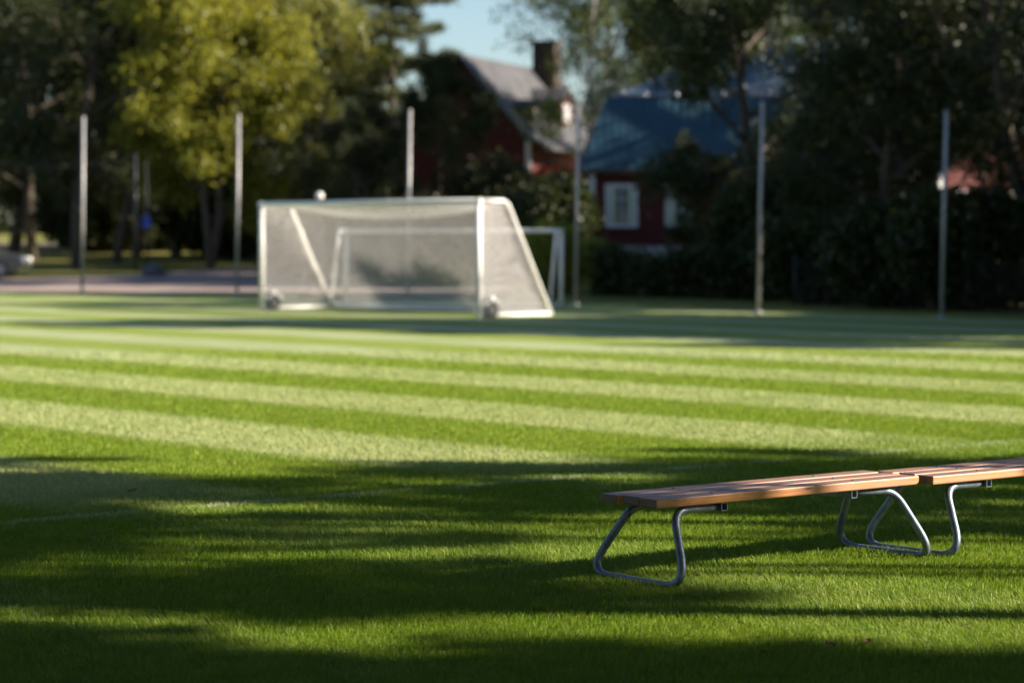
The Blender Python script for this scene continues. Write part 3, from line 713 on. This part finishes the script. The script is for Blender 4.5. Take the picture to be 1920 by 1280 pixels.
def grey_house():
    Yg = 105.0; xg = at(868, Yg); ang = math.atan2(4.8, 13.7)     # ridge direction, from +Y towards +X
    zb = terrain(xg, Yg) - .6
    root = empty('red_house', (xg, Yg, zb), -ang); tag(root, 'dark red house with a steep grey roof, dormer and brick chimney beside the open sky', 'house')
    hw = 3.1; Ln = 12.5; zr = 9.35 - zb; ze = 5.75 - zb; th = .14
    prof = [(-hw, ze), (-hw * .45, ze + (zr - ze) * .52), (0, zr), (hw * .45, ze + (zr - ze) * .52), (hw, ze), (hw + .9, ze - .45)]
    # walls
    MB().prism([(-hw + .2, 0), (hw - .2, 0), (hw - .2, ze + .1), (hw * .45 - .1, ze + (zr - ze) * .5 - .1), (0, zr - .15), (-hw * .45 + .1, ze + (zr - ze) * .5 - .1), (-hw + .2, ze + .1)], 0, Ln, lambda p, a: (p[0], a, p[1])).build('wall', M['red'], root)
    m = MB(); outer = [(-hw - .9, ze - .45)] + prof; inner = [(x, z + th) for x, z in outer]
    m.prism(outer + inner[::-1], -.5, Ln + .4, lambda p, a: (p[0], a, p[1])); rf = m.build('roof', M['greytile'], root)
    c = MB().box((.62, 9.6, zr + .1), (1.1, 1.0, 2.4)); c.box((.62, 9.6, zr + 1.34), (1.26, 1.15, .12)); c.build('chimney', M['brick'], rf)
    for yy, s_ in ((6.2, 1.0), (1.9, .55)):
        d = MB(); xd = hw * .62; d.prism([(-.75 * s_, 0), (.75 * s_, 0), (.75 * s_, 1.0 * s_), (0, 1.45 * s_), (-.75 * s_, 1.0 * s_)], xd - 1.0, xd + .75, lambda p, a: (a, yy + p[0], ze + .95 + p[1]))
        dm = d.build('dormer', M['red'], root)
        rr_ = MB().prism([(-.95 * s_, .92 * s_), (0, 1.5 * s_), (.95 * s_, .92 * s_), (.95 * s_, 1.05 * s_), (0, 1.65 * s_), (-.95 * s_, 1.05 * s_)], xd - 1.1, xd + .95, lambda p, a: (a, yy + p[0], ze + .95 + p[1])); rr_.build('dormer_roof', M['greytile'], dm)
        MB().box((xd + .77, yy, ze + .95 + .5 * s_), (.05, .8 * s_, .75 * s_)).build('window', M['trim'], dm)
    # sunlit porch on the right
    p = MB().box((hw + .9, 3.3, (ze - 1.0) / 2), (1.9, 3.2, ze - 1.1)); p.build('porch', M['porchred_sunlit'], root)
    MB().box((hw + 1.87, 3.3, ze - 2.4), (.06, 1.4, 1.0)).build('porch_window', M['trim'], root)
    MB().box((hw + .95, 1.67, ze - 2.2), (1.1, .06, .55)).build('porch_window', M['trim'], root)
    MB().box((hw - .1, -.03, ze / 2), (.22, .08, ze)).build('corner_board', M['trim'], root)
grey_house()

def cottage():
    x0, y0 = 13.0, 74.0; zb = terrain(x0, y0) - .2; root = empty('red_cottage', (x0, y0, zb), R(38))
    tag(root, 'bright red cottage wall glimpsed through leaves behind the last net pole', 'house')
    MB().prism([(0, 0), (5, 0), (5, 2.9), (2.5, 5.0), (0, 2.9)], 0, 6, lambda p, a: (p[0], a, p[1])).build('wall', M['red'], root)
    r_ = MB().prism([(-.4, 2.55), (2.5, 5.02), (5.4, 2.55), (5.4, 2.72), (2.5, 5.22), (-.4, 2.72)], -.4, 6.4, lambda p, a: (p[0], a, p[1])); r_.build('roof', M['greytile'], root)
    for x in (1.3, 3.7): window(root, x, 0, 1.7, .95, 1.2)
    for x in (.08, 4.92): MB().box((x, -.03, 1.45), (.18, .06, 2.85)).build('corner_board', M['trim'], root)
cottage()

# ------------------------------------------------------------------ park furniture
def lamp():
    Y = 76.0; x = at(600, Y); z0 = terrain(x, Y); root = empty('park_lamp', (x, Y, z0)); tag(root, 'white globe park lamp showing just above the goal crossbar', 'lamp')
    h = 1.7 + 72 / F * Y - z0
    MB().tube([(0, 0, 0), (0, 0, h - .1)], [.045, .03], 10).build('post', M['darksteel'], root, smooth=True)
    MB().lathe([(.06, 0), (.07, .05), (.04, .1)], 12, (0, 0, h - .17)).build('collar', M['darksteel'], root, smooth=True)
    n = 10; MB().lathe([(max(.01, .13 * math.sin(math.pi * k / n)), -.13 * math.cos(math.pi * k / n)) for k in range(n + 1)], 20, (0, 0, h)).build('globe', M['globe'], root, smooth=True)
lamp()
def sign():
    Y = 88.0; x = at(276, Y); z0 = terrain(x, Y); root = empty('sign_post', (x, Y, z0)); tag(root, 'thin dark post with a small blue sign in the park', 'sign')
    MB().tube([(0, 0, 0), (0, 0, 4.2)], [.045, .025], 10).build('post', M['darksteel'], root, smooth=True)
    zc = 1.7 + 23 / F * Y - z0
    MB().box((0, -.07, zc), (.30, .03, .42)).build('sign_plate', M['blue'], root, bevel=.01)
    xr = at(288, 87.5); n = 7; m = MB(); rn = random.Random(4); vs = []; fs = []
    r0 = empty('boulder', (xr, 87.4, terrain(xr, 87.4) - .1)); tag(r0, 'dark boulder at the foot of the blue sign post', 'rock')
    prof = [(.30 + .04 * math.sin(k * 2.1), .62 * k / 5) for k in range(6)]
    m.lathe([(.36, 0), (.42, .12), (.38, .32), (.30, .48), (.16, .58), (.04, .62)], 11)
    m.v = [(v[0] * (1 + .2 * math.sin(3 * v[1] * 5 + v[2] * 7)), v[1] * (1 + .15 * math.cos(v[0] * 9)), v[2] * (1 + .08 * math.sin(v[0] * 11))) for v in m.v]
    m.build('stone', M['rock'], r0, smooth=True)
sign()
cab = MB(); a = Vector((at(-60, 92), 92, 4.75)); b = Vector((at(255, 92), 92, 4.62))
pts = []
for k in range(25):
    t = k / 24; p = a.lerp(b, t); p.z -= .42 * 4 * t * (1 - t); pts.append(p)
tag(cab.tube(pts, .022, 6).build('overhead_cable', M['wire']), 'thin sagging cable crossing in front of the dark trees at upper left', 'cable')
# slender poles that carry the cable
for (p, lab) in ((a, 'thin dark cable pole left of the frame'), (b, 'thin dark cable pole among the dark trees near the blue sign')):
    z0 = terrain(p.x, p.y); MBo = MB().tube([(p.x, p.y + .02, z0), (p.x, p.y + .02, p.z + .15)], [.07, .045], 10).build('cable_pole', M['darksteel'], smooth=True); tag(MBo, lab, 'pole')

def car():
    Y = 86.0; xf = at(47, Y); z0 = terrain(xf, Y) + .03; root = empty('parked_car', (xf - 2.1, Y + .4, z0)); tag(root, 'silver car parked by the path, its bonnet cut by the left edge of the photo', 'car')
    w = .84
    side = [(-2.1, .35), (-2.12, .85), (-1.95, .98), (-1.25, 1.02), (1.0, .95), (1.85, .80), (2.1, .66), (2.12, .38), (1.9, .24), (-1.9, .24)]
    MB().prism(side, -w, w, lambda p, a: (p[0], a, p[1])).build('body', M['carpaint'], root, bevel=.06)
    MB().prism([(-1.75, .985), (-1.2, 1.42), (.1, 1.46), (.95, .94)], -w + .12, w - .12, lambda p, a: (p[0], a, p[1])).build('window', M['glass'], root, bevel=.05)
    MB().prism([(-1.2, 1.44), (.1, 1.475), (.15, 1.44), (-1.3, 1.40)], -w + .14, w - .14, lambda p, a: (p[0], a, p[1])).build('roof', M['carpaint'], root)
    for sx in (-1.3, 1.3):
        for sy in (-1, 1):
            ww = MB().prism([(math.cos(q) * .31, math.sin(q) * .31) for q in [k * math.pi / 12 for k in range(24)]], -.1, .1, lambda p, a: (sx + p[0], sy * (w - .08) + a, .31 + p[1])).build('wheel', M['black'], root, bevel=.02)
            MB().prism([(math.cos(q) * .19, math.sin(q) * .19) for q in [k * math.pi / 8 for k in range(16)]], -.115, .115, lambda p, a: (sx + p[0], sy * (w - .08) + a, .31 + p[1])).build('rim', M['alu'], ww)
    for sy in (-1, 1): MB().box((2.02, sy * .58, .66), (.24, .36, .17)).build('headlight', M['lens'], root, bevel=.04)
    MB().box((2.10, 0, .45), (.08, 1.5, .16)).build('bumper', M['carpaint'], root, bevel=.03)
car()

def fence():
    a = Vector((at(1490, 59), 59, 0)); b = Vector((at(1935, 52.5), 52.5, 0)); root = empty('mesh_fence', (a.x, a.y, terrain(a.x, a.y)), math.atan2(b.y - a.y, b.x - a.x))
    tag(root, 'dark wire mesh fence standing in front of the bushes on the right', 'fence'); Ln = (b - a).length; n = 4
    for i in range(n + 1): MB().tube([(Ln * i / n, 0, -.2), (Ln * i / n, 0, 1.15)], .03, 8).build('post', M['darksteel'], root, smooth=True)
    m = MB()
    for j in range(11): m.tube([(0, 0, .05 + j * .105), (Ln, 0, .05 + j * .105)], .003, 3)
    for i in range(int(Ln / .12)): m.tube([(i * .12, .004, .03), (i * .12, .004, 1.12)], .003, 3)
    m.build('wire_mesh', M['darksteel'], root)
fence()

# ------------------------------------------------------------------ fallen leaves on the near grass
def ground_at(px, py): Y = EYE * F / (py - 440); return at(px, Y), Y
lv = [(1560, 1227, .05), (1630, 1221, .045), (1436, 1241, .035), (1815, 1188, .03), (1364, 1154, .03), (1312, 1092, .03), (1492, 985, .035), (1655, 976, .05), (1300, 1195, .025), (246, 930, .06), (170, 1015, .03)]
lf = MB(); vs = []; n = 5
for k in range(n + 1):
    t = k / n; wd = math.sin(math.pi * min(.98, t * .9 + .06)) * .34; bend = .28 * (t - .5) ** 2 * 2
    vs += [(t - .5, -wd, .12 + bend), (t - .5, 0, bend), (t - .5, wd, .16 + bend)]
fs = []
for k in range(n):
    for j in range(2): fs.append((k * 3 + j, k * 3 + j + 1, (k + 1) * 3 + j + 1, (k + 1) * 3 + j))
lf.add(vs, fs); leafme = lf.mesh('fallen_leaf'); leafme.materials.append(M['leafbrown']); rl = random.Random(2)
for (px, py, s_) in lv:
    x, y = ground_at(px, py); o = bpy.data.objects.new('fallen_leaf', leafme); COL.objects.link(o)
    o.location = (x, y, .030); o.scale = (s_, s_, s_); o.rotation_euler = (rl.uniform(-.5, .5), rl.uniform(-.4, .4), rl.uniform(0, 6))
    tag(o, 'small curled brown leaf fallen on the mown grass', 'leaf', 'fallen leaves on the near grass')
